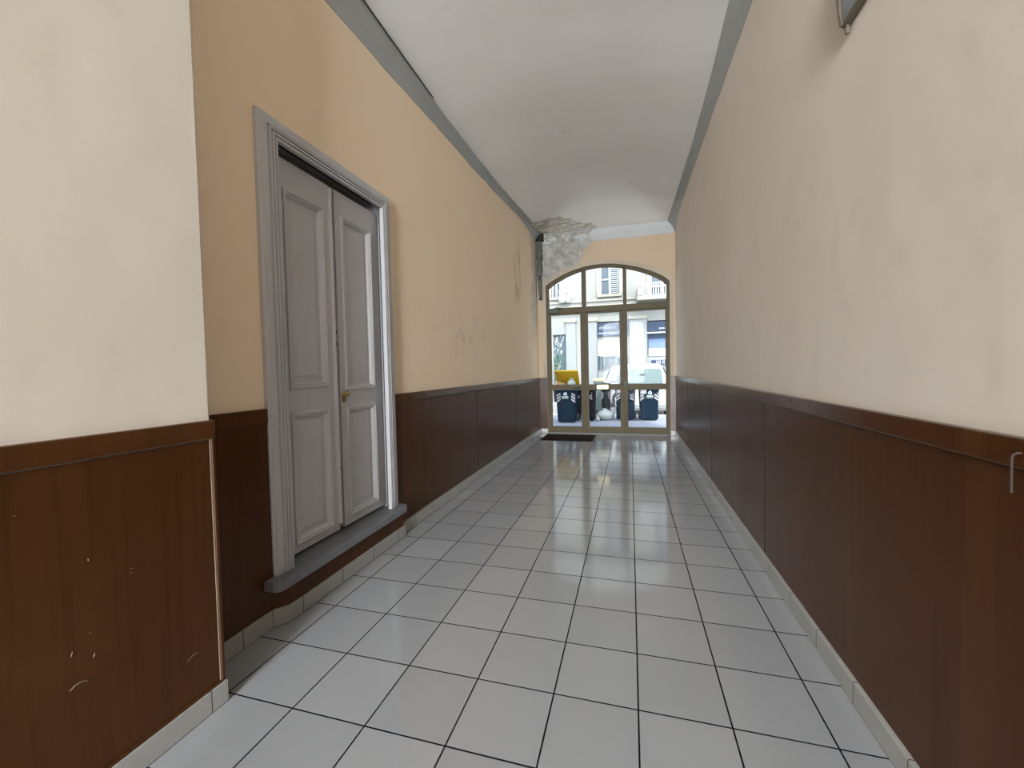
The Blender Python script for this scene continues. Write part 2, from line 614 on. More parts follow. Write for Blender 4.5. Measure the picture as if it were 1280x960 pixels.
def ewp(u, v):
    x, z = lerp(-.20, 1.15, u), lerp(3.02, 4.12, v)
    q = Vector((x, z, 0))
    h = .012 + .014 * noise.noise(q * 6) + .010 * noise.noise(q * 15) + .004 * noise.noise(q * 40)
    base = YE - max(0, (z - 3.85) / .225) * .075
    return (x, base - max(.002, h), z)
def ewi(u, v):
    x, z = lerp(-.20, 1.15, u), lerp(3.02, 4.12, v)
    q = Vector((x * 3.2, z * 3.2, 4))
    lim = .62 + (z - 3.3) * .42 + .22 * noise.noise(q) + .10 * noise.noise(q * 3)
    return x < lim and z > arch_z(x) + .05 + .05 * noise.noise(q * 2)
patch_cells(ewp, ewi, 110, 90, .01).build('flaking_plaster', M_flake_dim, wall_end, smooth=False)

def cvp(u, v):
    x, y = lerp(-.10, 1.2, u), lerp(6.0, 7.19, v)
    q = Vector((x, y, 3))
    h = .012 + .014 * noise.noise(q * 6) + .012 * noise.noise(q * 14)
    return (x, y, vault_z(max(x, pl(UPL_X, y)), y) - max(.003, h))
def cvi(u, v):
    x, y = lerp(-.10, 1.2, u), lerp(6.0, 7.19, v)
    q = Vector((x * 3.5, y * 3.5, 8))
    return y > 6.32 + max(0, x - .1) * .78 + .20 * noise.noise(q) + .12 * noise.noise(q * 2.7) and x < 1.02
patch_cells(cvp, cvi, 90, 80, .01).build('flaking_plaster', M_flake, ceil_o, smooth=False)

# ----------------------------------------------------------------- skirting
SK = .092
sk = MB()
def path_skirt(pts, h, t, side):
    """pts: (x,y) front line; thickness pushed to the wall side"""
    for (xa, ya), (xb, yb) in zip(pts, pts[1:]):
        d = Vector((xb - xa, yb - ya)).normalized()
        nrm = Vector((-d.y, d.x)) * side
        q = [(xa, ya), (xb, yb), (xb + nrm.x * t, yb + nrm.y * t), (xa + nrm.x * t, ya + nrm.y * t)]
        sk.loft([[(x, y, 0) for x, y in q], [(x, y, h) for x, y in q]])
path_skirt([(-.178, PY), (-.178, .405), (-.128, .468), (-.128, 1.66), (-.160, 1.705), (-.160, 7.17)], SK, .035, 1)
path_skirt([(-.16, 7.17), (-.02, 7.17)], SK, .03, 1)
struct(sk.build('baseboard_left', M_skirt, bevel=.004), 'pale tiled skirting along the foot of the left wall', 'skirting')
sk = MB()
path_skirt([(.042, YB), (.042, PY - .002)], SK - .005, .03, 1)
path_skirt([(.042, PY + .003), (-.17, PY + .003)], SK - .005, .003, 1)
struct(sk.build('baseboard_pier', M_skirt, bevel=.003), 'pale tiled skirting under the near left wood panelling', 'skirting')
sk = MB()
path_skirt([(2.448, YB), (2.448, 7.17)], SK, .04, -1)
path_skirt([(2.448, 7.17), (2.37, 7.17)], SK, .03, -1)
struct(sk.build('baseboard_right', M_skirt, bevel=.004), 'pale tiled skirting along the foot of the right wall', 'skirting')

# ----------------------------------------------------------------- wood panelling
RZ = 1.078
def screw(parent, x, y, z, s):
    MB().lathe([(.0045, 0), (.006, .001), (.005, .0035)], (x, y, z), 'x', 8,
               None if s > 0 else Matrix.Translation((2 * x, 0, 0)) @ Matrix.Scale(-1, 4, (1, 0, 0))).build('screw', M_black, parent)

wl = empty('trim_5', (XL, 0, 0))
struct(wl, 'dark wood wall panelling with top rail along the yellow left wall', 'wall panelling')
wl_off = Matrix.Translation((-XL, 0, 0))
class LMB(MB):
    """mesh in world coordinates, built under an offset parent"""
def under(mb, name, mat, parent, **k):
    o = mb.build(name, mat, parent, **k)
    o.matrix_parent_inverse = parent.matrix_basis.inverted()
    return o
G = .004
under(MB().box(XL, XL + .012, PY, .425, SK - .01, RZ), 'panel', M_wood, wl)
under(MB().box(XL, XL + .022, PY, .425, RZ, RW), 'rail', M_rail, wl, bevel=.003)
for a0, a1 in ((1.64, 3.49), (3.50, 5.31), (5.32, 7.195)):
    under(MB().box(XL, XL + .014, a0 + G, a1 - G, SK - .01, RZ), 'panel', M_wood, wl, bevel=.002)
under(MB().box(XL, XL + .025, 1.64, 7.195, RZ + .003, RW), 'rail', M_rail, wl, bevel=.004)
under(MB().box(XL, XL + .004, 1.64, 7.195, SK, RZ + .02), 'backing', M_darkhole, wl)
under(MB().box(XL, OX0 - .002, YE - .014, YE - .001, SK - .01, RW), 'return_panel', M_wood_shade, wl)
# boxed plinth below the stone sill
under(MB().loft([[(x, y, z) for x, y in ((XL, .40), (-.148, .455), (-.136, .48), (-.136, 1.63), (-.16, 1.66), (XL, 1.66))] for z in (SK - .01, .208)]),
      'plinth_panel', M_wood, wl, bevel=.004)
for y, z in ((2.173, 1.112), (2.571, 1.115), (4.63, 1.11)):
    o = MB().lathe([(.006, 0), (.006, .002)], (XL + .025, y, z), 'x', 8)
    under(o, 'screw', M_black, wl)

wp = empty('trim_6', (PX, 0, 0))
struct(wp, 'scuffed dark wood panelling on the projecting near left wall', 'wall panelling')
under(MB().box(PX, PX + .014, YB, PY - .022, SK + .008, RZ - .005), 'panel', M_wood, wp)
under(MB().box(PX, PX + .024, YB, PY + .001, RZ, RW), 'rail', M_rail, wp, bevel=.004)
under(MB().box(PX, PX + .019, PY - .012, PY + .001, SK, RZ), 'corner_strip', M_wood, wp, bevel=.002)
under(MB().box(PX + .0, PX + .0165, PY - .019, PY - .0125, SK + .005, RZ - .004), 'edge_strip', M_scuff, wp)
under(MB().box(PX, PX + .020, YB, PY - .012, SK - .004, SK + .006), 'bottom_strip', M_wood, wp, bevel=.002)
# screws and scuff marks on the near panel
for y, z in ((-.186, 1.108),):
    under(MB().lathe([(.004, 0), (.004, .0015)], (PX + .024, y, z), 'x', 8), 'screw', M_black, wp)
sc = MB()
def mark(y, z, pts, wd=.0016):
    xs = PX + .0142
    sc.tube([(xs, y + a, z + b) for a, b in pts], [wd * .3] + [wd] * (len(pts) - 2) + [wd * .3], 5)
mark(-.488, .403, [(-.022, -.002), (-.010, .006), (.004, .007), (.016, .004), (.022, -.003)], .0022)
mark(-.50, .507, [(-.002, -.008), (0, 0), (.002, .007)])
mark(-.448, .469, [(-.003, -.006), (0, 0), (.003, .006)], .002)
mark(-.45, .769, [(0, -.005), (.001, 0), (0, .005)], .002)
mark(-.337, .690, [(-.006, .003), (0, 0), (.005, -.003)], .0018)
mark(-.34, .676, [(-.003, .001), (0, 0), (.003, 0)], .002)
mark(-.15, .268, [(-.016, -.004), (-.004, .001), (.004, .002), (.014, -.001)], .0014)
mark(-.17, .262, [(-.006, -.004), (0, 0), (.006, .002)], .0012)
mark(-.60, .957, [(-.003, 0), (0, 0), (.003, 0)], .0016)
mark(-.455, .545, [(-.002, -.003), (0, 0), (.001, .003)], .0014)
under(sc, 'scuff_marks', M_scuff, wp)

wr = empty('trim_7', (XR, 0, 0))
struct(wr, 'dark wood wall panelling with top rail along the cream right wall', 'wall panelling')
for a0, a1 in ((YB, 1.72), (1.728, 3.55), (3.558, 5.45), (5.458, 7.195)):
    under(MB().box(XR - .014, XR, a0 + G, a1 - G, SK - .01, RZ), 'panel', M_wood, wr, bevel=.002)
under(MB().box(XR - .026, XR, YB, 7.195, RZ + .003, RW), 'rail', M_rail, wr, bevel=.004)
under(MB().box(XR - .004, XR, YB, 7.195, SK, RZ + .02), 'backing', M_darkhole, wr)
under(MB().box(OX1 + .002, XR, YE - .014, YE - .001, SK - .01, RW), 'return_panel', M_wood_shade, wr)
for y, z in ((1.214, 1.129), (2.65, 1.112), (2.249, 1.110)):
    under(MB().lathe([(.007, 0), (.007, -.002)], (XR - .026, y, z), 'x', 8), 'screw', M_black, wr)

for y in (1.724, 3.554, 5.454):
    under(MB().box(XR - .0148, XR - .001, y - .0055, y + .0055, SK, RZ - .001), 'seam', M_darkhole, wr)
for y in (3.495, 5.315):
    under(MB().box(XL + .001, XL + .0148, y - .0055, y + .0055, SK, RZ - .001), 'seam', M_darkhole, wl)

# ----------------------------------------------------------------- grey double door
d1 = empty('door_1', (-.22, 1.02, 0))
struct(d1, 'worn grey panelled double door with fluted casing in the left wall', 'door')

# casing: one mitred moulding swept up, over and down
def sweep_open(prof, y0, y1, zb, zt, x0):
    rings = []
    for st in range(4):
        r_ = []
        for u, d in prof:
            if st == 0: p = (x0 + d, y0 - u, zb)
            elif st == 1: p = (x0 + d, y0 - u, zt + u)
            elif st == 2: p = (x0 + d, y1 + u, zt + u)
            else: p = (x0 + d, y1 + u, zb)
            r_.append(p)
        rings.append(r_)
    return MB().loft(rings)
prof = [(0, .012), (0, .038), (.004, .042), (.012, .042), (.015, .027), (.021, .027), (.024, .042), (.033, .042), (.036, .027),
        (.042, .027), (.045, .042), (.054, .042), (.058, .024), (.062, .024), (.064, .034), (.104, .034), (.108, .026), (.118, .022), (.118, 0)]
prof = [(u * 1.0, d) for u, d in prof]
under(sweep_open(prof, DY0 + .008, DY1, DZ0, DZ1, XL), 'casing', M_door, d1)
# shade sheets lining the reveal
lin = MB()
lin.box(-.36, XL - .0, DY0, DY0 + .012, DZ0, DZ1)
lin.box(-.40, -.235, 1.572, 1.590, DZ0, HZ1 - .005)
lin.box(-.40, -.30, DY0 + .012, 1.572, HZ1 - .03, HZ1 - .005)
under(lin, 'reveal', M_door, d1)
lin = MB()
lin.box(-.44, XL - .004, DY0 + .012, HY1 - .004, HZ1 - .004, HZ1 - .001)
lin.box(-.44, XL - .004, HY1 - .004, HY1 - .001, DZ0, HZ1 - .004)
under(lin, 'painted_shade', M_darkhole, d1)  # near-black sheets painting the shade inside the head and far jamb

# stone sill
sl = MB()
ys0, ys1, xf = .365, 1.66, -.092
out = []
for k in range(7):
    a = PI / 2 * k / 6
    out.append((xf - .05 + .05 * math.sin(a), ys0 + .05 - .05 * math.cos(a)))
for k in range(7):
    a = PI / 2 * k / 6
    out.append((xf - .05 + .05 * math.cos(a), ys1 - .05 + .05 * math.sin(a)))
out += [(XL, ys1), (XL, HY1 - .003), (-.40, HY1 - .003), (-.40, DY0), (XL, DY0), (XL, ys0)]
sl.loft([[(x, y, z) for x, y in out] for z in (.209, .262)])
under(sl, 'sill', M_slate, d1, bevel=.008, seg=3)
tag(d1.children[-1], 'grey stone threshold slab')

LX = -.24     # face of the leaves
def frame_sweep(mb, y0, y1, z0, z1, prof_, x0):
    rings = []
    for u, d in prof_:
        rings.append([(x0 + d, y0 + u, z0 + u), (x0 + d, y1 - u, z0 + u), (x0 + d, y1 - u, z1 - u), (x0 + d, y0 + u, z1 - u)])
    n = len(prof_)
    vs = [p for r_ in rings for p in r_]
    fs = []
    for i in range(n - 1):
        for j in range(4):
            k = (j + 1) % 4
            fs.append((i * 4 + j, i * 4 + k, (i + 1) * 4 + k, (i + 1) * 4 + j))
    mb.add(vs, fs)

def leaf(y0, y1, panels, parent, name='door_leaf'):
    e = MB()
    zb, zt = .286, 2.545
    T = .035
    # stiles and rails around the panel openings
    pa0, pa1 = panels[0][0], panels[0][1]
    e.box(LX - T, LX, y0, pa0, zb, zt)
    e.box(LX - T, LX, pa1, y1, zb, zt)
    zs = [zb] + [v for p in panels for v in (p[2], p[3])] + [zt]
    for k in range(0, len(zs), 2):
        e.box(LX - T, LX, pa0, pa1, zs[k], zs[k + 1])
    o = under(e, name, M_door, parent)
    for p in panels:
        q = MB()
        frame_sweep(q, p[0], p[1], p[2], p[3],
                    [(-.004, 0), (-.004, .010), (.006, .013), (.012, .006), (.018, .009), (.028, -.004), (.034, -.016), (.050, -.016), (.075, -.008)], LX)
        q.add([(LX - .008, p[0] + .075, p[2] + .075), (LX - .008, p[1] - .075, p[2] + .075),
               (LX - .008, p[1] - .075, p[3] - .075), (LX - .008, p[0] + .075, p[3] - .075)], [(0, 1, 2, 3)])
        po = q.build('panel', M_door, o)
        po.matrix_parent_inverse = (parent.matrix_basis).inverted() @ Matrix.Identity(4)
        po.matrix_parent_inverse = Matrix.Identity(4)
    return o
lf = leaf(DY0 + .015, 1.020, [(.642, .952, .335, 1.098), (.642, .952, 1.245, 2.375)], d1)
rf = leaf(1.068, 1.553, [(1.128, 1.455, .345, 1.09), (1.128, 1.455, 1.215, 2.385)], d1)
# astragal on the left leaf
ag = MB()
ag.loft([[(LX, 1.003, z), (LX + .010, 1.006, z), (LX + .020, 1.012, z), (LX + .020, 1.024, z), (LX + .010, 1.028, z), (LX, 1.029, z)] for z in (.33, 2.53)])
o = ag.build('astragal', M_door, lf); 
# dark chips along the astragal
ch = MB()
for y, z, h in ((1.019, .70, .010), (1.024, 1.52, .03), (1.024, 1.60, .02)):
    ch.box(LX + .018, LX + .0208, y - .004, y + .004, z - h / 2, z + h / 2)
for y, z, h in ((.640, 2.33, .05), (.60, 1.90, .012)):
    ch.box(LX - .012, LX + .0012, y - .003, y + .003, z - h / 2, z + h / 2)
ch.build('chip', M_darkhole, lf)
# near-black sheet painting the shade in the gaps under and between the leaves
under(MB().box(-.445, -.44, DY0, HY1, DZ0, HZ1), 'backing', M_darkhole, d1)
# knob with its rose plate
kx, ky, kz = LX, 1.100, 1.180
kb = MB()
kb.lathe([(.001, 0), (.020, 0), (.021, .003), (.016, .006), (.008, .008), (.008, .022), (.016, .028), (.019, .036), (.016, .043), (.006, .046)], (kx, ky, kz + .006), 'x', 18)
kn = kb.build('knob', M_brass, rf, smooth=True)
tag(kn, 'aged brass knob')
esc = MB()
esc.loft([[(kx + d, ky + sy * (.017 if abs(sz) > .5 else .02), kz - .018 + sz * .034) for sy, sz in
           ((-.6, -1), (.6, -1), (1, -.5), (1, .5), (.5, 1), (-.5, 1), (-1, .5), (-1, -.5))] for d in (0, .005)])
esc.build('escutcheon', M_brass, rf)

# ----------------------------------------------------------------- arched glass street door
d2 = empty('door_2', (1.17, 7.27, 0))
struct(d2, 'arched bronze metal and glass street door at the end of the passage', 'door')
FY0, FY1 = 7.245, 7.300
IF = .052
under(ring(0, -IF, FY0, FY1), 'outer_frame', M_frame, d2, bevel=.004)
# thin dark line where the frame meets the plaster
under(ring(.004, -.008, FY0 - .006, FY0), 'gasket', M_frame_dark, d2)
def fb(name, x0, x1, z0, z1, dy=0, mat=M_frame, bev=.004):
    return under(MB().box(x0, x1, FY0 + dy, FY1 - dy, z0, z1), name, mat, d2, bevel=bev)
TZ0, TZ1 = 2.465, 2.575
fb('transom', OX0 + IF, OX1 - IF, TZ0, TZ1, -.006)
fb('mullion', .702, .790, TZ1, arch_z(.72) - .03)
fb('mullion', 1.512, 1.580, TZ1, arch_z(1.53) - .03)
# fixed posts either side of the opening leaf
fb('post', .700, .752, .0, TZ0, -.003)
fb('post', 1.508, 1.565, .0, TZ0, -.003)
# left leaf, middle leaf, right leaf
def glazed_leaf(x0, x1, st, name, mid=(.885, 1.0), zt=TZ0 - .005):
    m = MB()
    zb = .012
    m.box(x0, x0 + st, FY0 + .004, FY1 - .004, zb, zt)
    m.box(x1 - st, x1, FY0 + .004, FY1 - .004, zb, zt)
    m.box(x0 + st, x1 - st, FY0 + .004, FY1 - .004, zb, .135)
    m.box(x0 + st, x1 - st, FY0 + .004, FY1 - .004, zt - .03, zt)
    m.box(x0 + st, x1 - st, FY0 - .002, FY1 + .002, mid[0], mid[1])
    o = under(m, name, M_frame, d2, bevel=.003)
    for z0, z1 in ((.135, mid[0]), (mid[1], zt - .03)):
        g = MB().box(x0 + st, x1 - st, 7.268, 7.274, z0, z1).build('glass_pane', M_glass, o)
    return o
fix_l = glazed_leaf(OX0 + IF, .700, .034, 'side_light')
leaf_m = glazed_leaf(.752, 1.508, .070, 'door_leaf')
fix_r = glazed_leaf(1.565, OX1 - IF, .022, 'side_light')
# arched top lights
def toplight(x0, x1):
    n = 10
    xs = [lerp(x0, x1, i / n) for i in range(n + 1)]
    pts = [(x0, TZ1)] + [(x, arch_z(x) - IF) for x in xs] + [(x1, TZ1)]
    under(MB().prism_xz(pts, 7.268, 7.274), 'glass_pane', M_glass, d2)
toplight(OX0 + IF, .700); toplight(.790, 1.512); toplight(1.580, OX1 - IF)
# ironmongery
t = under(MB().box(.985, 1.205, FY0 - .008, FY0 - .001, .905, .985), 'letter_plate', M_pale_brass, d2, bevel=.003)
tag(t, 'pale brass plate')
lk = MB()
lk.box(1.518, 1.548, FY0 - .03, FY0 - .002, .93, 1.05)
lk.tube([(1.533, FY0 - .03, 1.0), (1.533, FY0 - .055, 1.0), (1.525, FY0 - .06, 1.0), (1.43, FY0 - .06, 1.0)], .009)
under(lk, 'lock_handle', M_black, d2, bevel=.003)
under(MB().box(1.536, 1.556, FY0 - .016, FY0 - .002, 2.02, 2.22), 'hinge', M_frame_dark, d2, bevel=.003)
under(MB().box(1.524, 1.540, FY0 - .016, FY0 - .002, .18, .40), 'floor_bolt', M_frame_dark, d2, bevel=.003)
ph = MB()
ph.box(.60, .615, FY0 - .04, FY0 - .002, .925, .945)
ph.tube([(.50, FY0 - .045, .935), (.62, FY0 - .045, .935), (.66, FY0 - .045, .935)], .013)
under(ph, 'push_handle', M_black, d2)
clo = MB()
clo.box(.03, .24, FY0 - .06, FY0 - .006, TZ0 + .005, TZ0 + .085)
clo.tube([(.12, FY0 - .05, TZ0 + .09), (.20, FY0 - .14, TZ0 + .10), (.30, FY0 - .03, TZ0 + .10)], .008)
under(clo, 'door_closer', simple('dark_green_closer', (.02, .03, .02), .5), d2, bevel=.01)
# light strip threshold
under(MB().box(OX0, OX1, 7.236, 7.2445, .0, .014), 'threshold_gap', M_darkhole, d2)
under(MB().box(OX0, OX1, 7.20, 7.236, .0, .010), 'threshold', simple('threshold_bar', (.22, .21, .19), .5), d2, bevel=.003)

# ----------------------------------------------------------------- small things in the passage
mt = MB()
mt.box(.0, .965, 6.28, 6.95, 0, .014)
o = mt.build('doormat', M_mat, bevel=.004)
tag(o, 'dark brown doormat lying on the tiles by the street door', 'doormat')

cd = empty('conduit', (-.12, 7.13, 0))
tag(cd, 'grimy dark grey pipe in the far left corner under peeling plaster', 'pipe')
pp = []
rr = []
for i in range(30):
    z = lerp(2.75, 4.0, i / 29)
    q = noise.noise(Vector((z * 2, 3, 1)))
    pp.append((-.125 + .012 * q, 7.128, z))
    rr.append(lerp(.03, .058, min(1, (z - 2.75) / .8)) * (1 + .16 * noise.noise(Vector((z * 6, 0, 0)))))
under(MB().tube(pp, rr, 10), 'pipe', M_conduit, cd, smooth=True)
under(MB().box(-.19, -.03, 7.05, 7.17, 3.93, 4.08), 'cap', simple('dark_box', (.016, .015, .012), .7, spec=.08), cd, bevel=.012)
tag(cd.children[-1], 'darker square cap')

cb = MB()
pts = []
for i in range(60):
    y = lerp(.2, 2.4, i / 59)
    pts.append((pl(UPL_X, y) + .012 + .004 * noise.noise(Vector((y * 4, 0, 0))), y, pl(UPL_Z, y) - .004 + .006 * noise.noise(Vector((y * 5, 1, 0)))))
cb.tube(pts, .006, 6)
o = cb.build('cable', M_cable)
tag(o, 'thin dark cable running along the top of the left cornice band', 'cable')

# wall lamp high on the right wall
lp = empty('wall_lamp', (XR, .60, 2.60))
tag(lp, 'grey glass wall lamp high on the right wall, cut by the photo edge', 'wall lamp')
def trough(pts, y0, y1, taper=.0):
    n = 14
    rings = []
    for k in range(n + 1):
        t_ = k / n
        y = lerp(y0, y1, t_)
        e_ = 1 - taper * (max(0, t_ - .86) / .14) ** 2 - taper * (max(0, .14 - t_) / .14) ** 2
        rings.append([(XR - p * e_, y, z) for p, z in pts])
    return MB().loft(rings)
under(trough([(.002, 2.650), (.027, 2.653), (.036, 2.69), (.042, 2.76), (.044, 2.84), (.044, 2.93), (.038, 2.93), (.002, 2.90)], .38, .690, .25),
      'shade', M_shade, lp, bevel=.003)
under(trough([(.0, 2.640), (.012, 2.639), (.026, 2.645), (.032, 2.656), (.0, 2.656)], .375, .695, .2), 'bracket', simple('taupe_metal', (.16, .14, .105), .6, spec=.08), lp, bevel=.003)
rim = MB()
rim.tube([(XR - p, .694, z) for p, z in ((.004, 2.640), (.028, 2.655), (.036, 2.70), (.041, 2.76), (.043, 2.84), (.043, 2.93))], .003, 6)
under(rim, 'end_rim', M_frame_dark, lp)
under(MB().lathe([(.003, -.030), (.008, -.026), (.010, -.008), (.007, .0), (.006, .01)], (XR - .014, .672, 2.634), 'z', 12), 'knob', simple('brown_knob', (.10, .08, .06), .6, spec=.08), lp)

# handle at the right edge
hd = MB()
x0, x1, ya = XR - .013, XR - .042, -.128
za, zb = 1.030, 1.118
hd.tube([(x1, ya, za), (x1, ya, zb - .012), (x1 + .002, ya, zb - .004), (x1 + .010, ya, zb), (x0, ya - .002, zb)], .0026, 8)
hd.lathe([(.002, -.002), (.011, -.002), (.011, 0), (.002, 0)], (x0, ya - .002, zb), 'x', 14)
o = hd.build('hook_handle', simple('dull_wire', (.035, .024, .02), .7, 0, spec=.08))
tag(o, 'thin bent metal hook on the dark right wall panelling at the photo edge', 'hook')

# ----------------------------------------------------------------- the street
struct(MB().box(-14, 18, 7.5, 10.78, -.2, -.012).build('sidewalk', M_pave), 'shaded blue-grey pavement outside the glass door', 'pavement')
struct(MB().box(-14, 18, 10.78, 10.92, -.25, -.006).build('kerb', M_kerb, bevel=.01), 'pale kerb stone along the pavement outside', 'kerb')
struct(MB().box(-14, 18, 10.92, 15.2, -.4, -.12).build('road', M_asph), 'sunlit pale street behind the bins', 'road')
struct(MB().box(-14, 18, 15.2, 16.6, -.4, -.02).build('far_sidewalk', M_pave), 'pavement across the street below the shops', 'pavement')

struct(MB().box(-9, 11, -24, YB, -.25, -.03).build('courtyard_bounce', M_pave), 'unseen courtyard ground behind the viewer, added to bounce light inside', 'pavement')  # unseen paving put in to bounce sunlight up into the vault
# facade across the street
FYY = 16.0
b = empty('building', (1, FYY, 0))
tag(b, 'pale stone building across the street with shops and a balcony', 'building')
def B(name, mat, x0, x1, z0, z1, proud=0.0, depth=.1, bev=0, parent=b):
    mb = MB().box(x0, x1, FYY - proud, FYY - proud + depth, z0, z1)
    if parent is b:
        return under(mb, name, mat, b, bevel=bev)
    o = mb.build(name, mat, parent, bevel=bev)
    return o
# wall with real openings: upper storey and piers
wl_ = MB()
WIN = [(-3.3, -2.3, 4.3, 6.6), (-1.50, -1.12, 4.28, 6.5), (.48, 1.24, 4.27, 6.3), (2.42, 3.30, 3.85, 6.4), (4.6, 5.5, 4.3, 6.6), (6.6, 7.5, 4.3, 6.6)]
SHOP = [(-1.45, -.93, 0, 3.05), (.36, 1.56, 0, 3.2), (2.30, 3.75, 0, 3.15), (4.6, 6.0, 0, 3.15)]
def wall_with_holes(x0, x1, z0, z1, holes):
    xs = sorted({x0, x1, *[h[0] for h in holes], *[h[1] for h in holes]})
    zs = sorted({z0, z1, *[h[2] for h in holes], *[h[3] for h in holes]})
    for xa, xb in zip(xs, xs[1:]):
        for za, zb in zip(zs, zs[1:]):
            cx, cz = (xa + xb) / 2, (za + zb) / 2
            if not any(h[0] < cx < h[1] and h[2] < cz < h[3] for h in holes):
                wl_.box(xa, xb, FYY, FYY + .35, za, zb)
wall_with_holes(-14, 18, -.02, 9.0, WIN + SHOP)
under(wl_, 'wall', M_stone, b)
B('core', M_shopg, -14, 18, -.02, 9.0, -.36, .3)
B('cornice', M_stone_w, -14, 18, 3.62, 3.80, .14, .16, .03)
B('cornice', M_stone_w, -14, 18, 3.80, 3.88, .07, .09, .02)
B('string_course', M_stone_w, -14, 18, 4.02, 4.10, .05, .06, .01)
for x0, x1 in ((-.92, -.50), (-.02, .34), (1.62, 2.26), (3.9, 4.4)):
    p = B('pilaster', M_pilaster, x0, x1, .0, 3.30, .10, .12, .02)
    mb = MB().box(x0 - .04, x1 + .04, FYY - .15, FYY, 3.22, 3.36)
    o = mb.build('capital', M_stone_w, p, bevel=.02)
    mb = MB().box(x0 - .03, x1 + .03, FYY - .13, FYY, 0, .35)
    o = mb.build('base', M_stone_w, p, bevel=.02)
    if x0 > 1 and x0 < 2:
        for q in (1.86, 2.0):
            MB().box(q, q + .02, FYY - .108, FYY - .098, .4, 2.9).build('groove', M_shopg, p)
        for q in (1.55, 2.25):
            MB().box(1.62, 2.26, FYY - .106, FYY - .099, q, q + .025).build('groove', M_shopg, p)
# upper windows
for x0, x1, z0, z1 in WIN:
    g = B('window', M_wpane, x0, x1, z0, z1, -.18, .03)
    mid = (x0 + x1) / 2
    fr = MB()
    for q in (x0, mid - .03, x1 - .06):
        fr.box(q, q + .06, FYY + .13, FYY + .17, z0, z1)
    for q in (z0, z1 - .06, z0 + .62, z0 + 1.25):
        fr.box(x0, x1, FYY + .135, FYY + .165, q, q + .05)
    fr.build('frame', M_signw, g)
    ss = MB().box(x0 - .10, x1 + .10, FYY - .10, FYY + .1, z0 - .09, z0)
    ss.build('sill', M_stone_w, g, bevel=.01)
    sur = MB()
    sur.box(x0 - .13, x0, FYY - .05, FYY + .05, z0, z1 + .12)
    sur.box(x1, x1 + .13, FYY - .05, FYY + .05, z0, z1 + .12)
    sur.box(x0 - .13, x1 + .13, FYY - .05, FYY + .05, z1, z1 + .16)
    sur.build('surround', M_stone_w, g, bevel=.01)
# a half closed shutter on the middle window
sh = MB()
for k in range(24):
    sh.box(.92, 1.18, FYY + .02, FYY + .05, 4.32 + k * .08, 4.32 + k * .08 + .05)
sh.box(.90, .93, FYY + .01, FYY + .06, 4.28, 6.28)
sh.box(1.17, 1.20, FYY + .01, FYY + .06, 4.28, 6.28)
under(sh, 'shutter', M_shopg, b)
# balcony with white railing (right) and white planters on a ledge (left)
bal = B('balcony', M_stone_w, 1.90, 4.1, 3.86, 3.99, .75, .78, .02)
rl = MB()
rl.box(1.95, 4.05, FYY - .73, FYY - .69, 4.46, 4.50)
rl.box(1.95, 4.05, FYY - .73, FYY - .69, 4.36, 4.385)
rl.box(1.95, 4.05, FYY - .73, FYY - .69, 4.02, 4.045)
for k in range(22):
    x = 2.14 + k * .088
    rl.box(x, x + .026, FYY - .725, FYY - .695, 3.99, 4.48)
for k in range(8):
    y = FYY - .65 + k * .085
    rl.box(1.95, 1.975, y, y + .022, 3.99, 4.48)
rl.box(1.95, 2.14, FYY - .73, FYY - .69, 3.99, 4.46)
rl.build('railing', M_iron, bal)
tag(bal.children[-1], 'white balcony railing')
pz = MB()
pz.lathe([(.06, 0), (.14, .02), (.16, .25), (.12, .34), (.15, .44), (.17, .50)], (-1.02, FYY - .18, 4.02), 'z', 16)
pz.lathe([(.05, 0), (.10, .02), (.11, .25), (.06, .30)], (-.78, FYY - .18, 4.02), 'z', 16)
under(pz, 'stone_urn', M_signw, b, smooth=True)
# shop fronts
def shop(x0, x1, zt, sign0, sign1, sx0, sx1):
    sg = B('shop_sign', M_signb, sx0, sx1, sign0, sign1, .05, .08, .01)
    return sg
s1 = shop(.36, 1.56, 3.2, 2.60, 3.13, .38, 1.60)
tag(s1, 'blue-grey shop sign with small white lettering')
lt = MB()
for x0, wdt in ((.46, .06), (.54, .07), (.63, .05), (.70, .03), (.76, .07), (.85, .06), (.93, .05), (1.01, .06)):
    z0 = 2.88
    lt.box(x0, x0 + wdt * .3, FYY - .056, FYY - .049, z0, z0 + .11)
    lt.box(x0, x0 + wdt, FYY - .056, FYY - .049, z0 + .085, z0 + .11)
    lt.box(x0, x0 + wdt * .8, FYY - .056, FYY - .049, z0 + .04, z0 + .06)
lt.build('lettering', M_signw, s1)
MB().box(.40, 1.58, FYY - .055, FYY - .049, 2.72, 2.745).build('stripe', M_signw, s1)
B('shop_blind', M_blind, .36, 1.56, 1.80, 2.60, -.1, .03)
B('shop_window', M_shopg, .36, 1.56, .0, 1.80, -.15, .03)
dsp = MB()
for x0, x1, z0, z1 in ((.36, .46, 1.28, 1.82), (.52, .57, 1.25, 1.75), (.57, .66, 1.30, 1.42), (.66, .71, 1.25, 1.80), (.74, .78, 1.35, 1.78),
                       (.78, .95, 1.70, 1.78), (.78, .92, 1.50, 1.56), (.78, .95, 1.35, 1.40), (.98, 1.02, 1.30, 1.86), (1.18, 1.26, 1.25, 1.70)):
    dsp.box(x0, x1, FYY + .08, FYY + .12, z0, z1)
under(dsp, 'window_display', simple('display_slate', (.04, .06, .08), .5, spec=.08), b)
s2 = shop(2.3, 3.75, 3.15, 2.72, 3.10, 2.32, 3.75)
tag(s2, 'slate grey shop sign with a pale ledge below')
MB().box(2.26, 3.8, FYY - .12, FYY, 2.64, 2.69).build('ledge', M_signw, s2)
lt = MB()
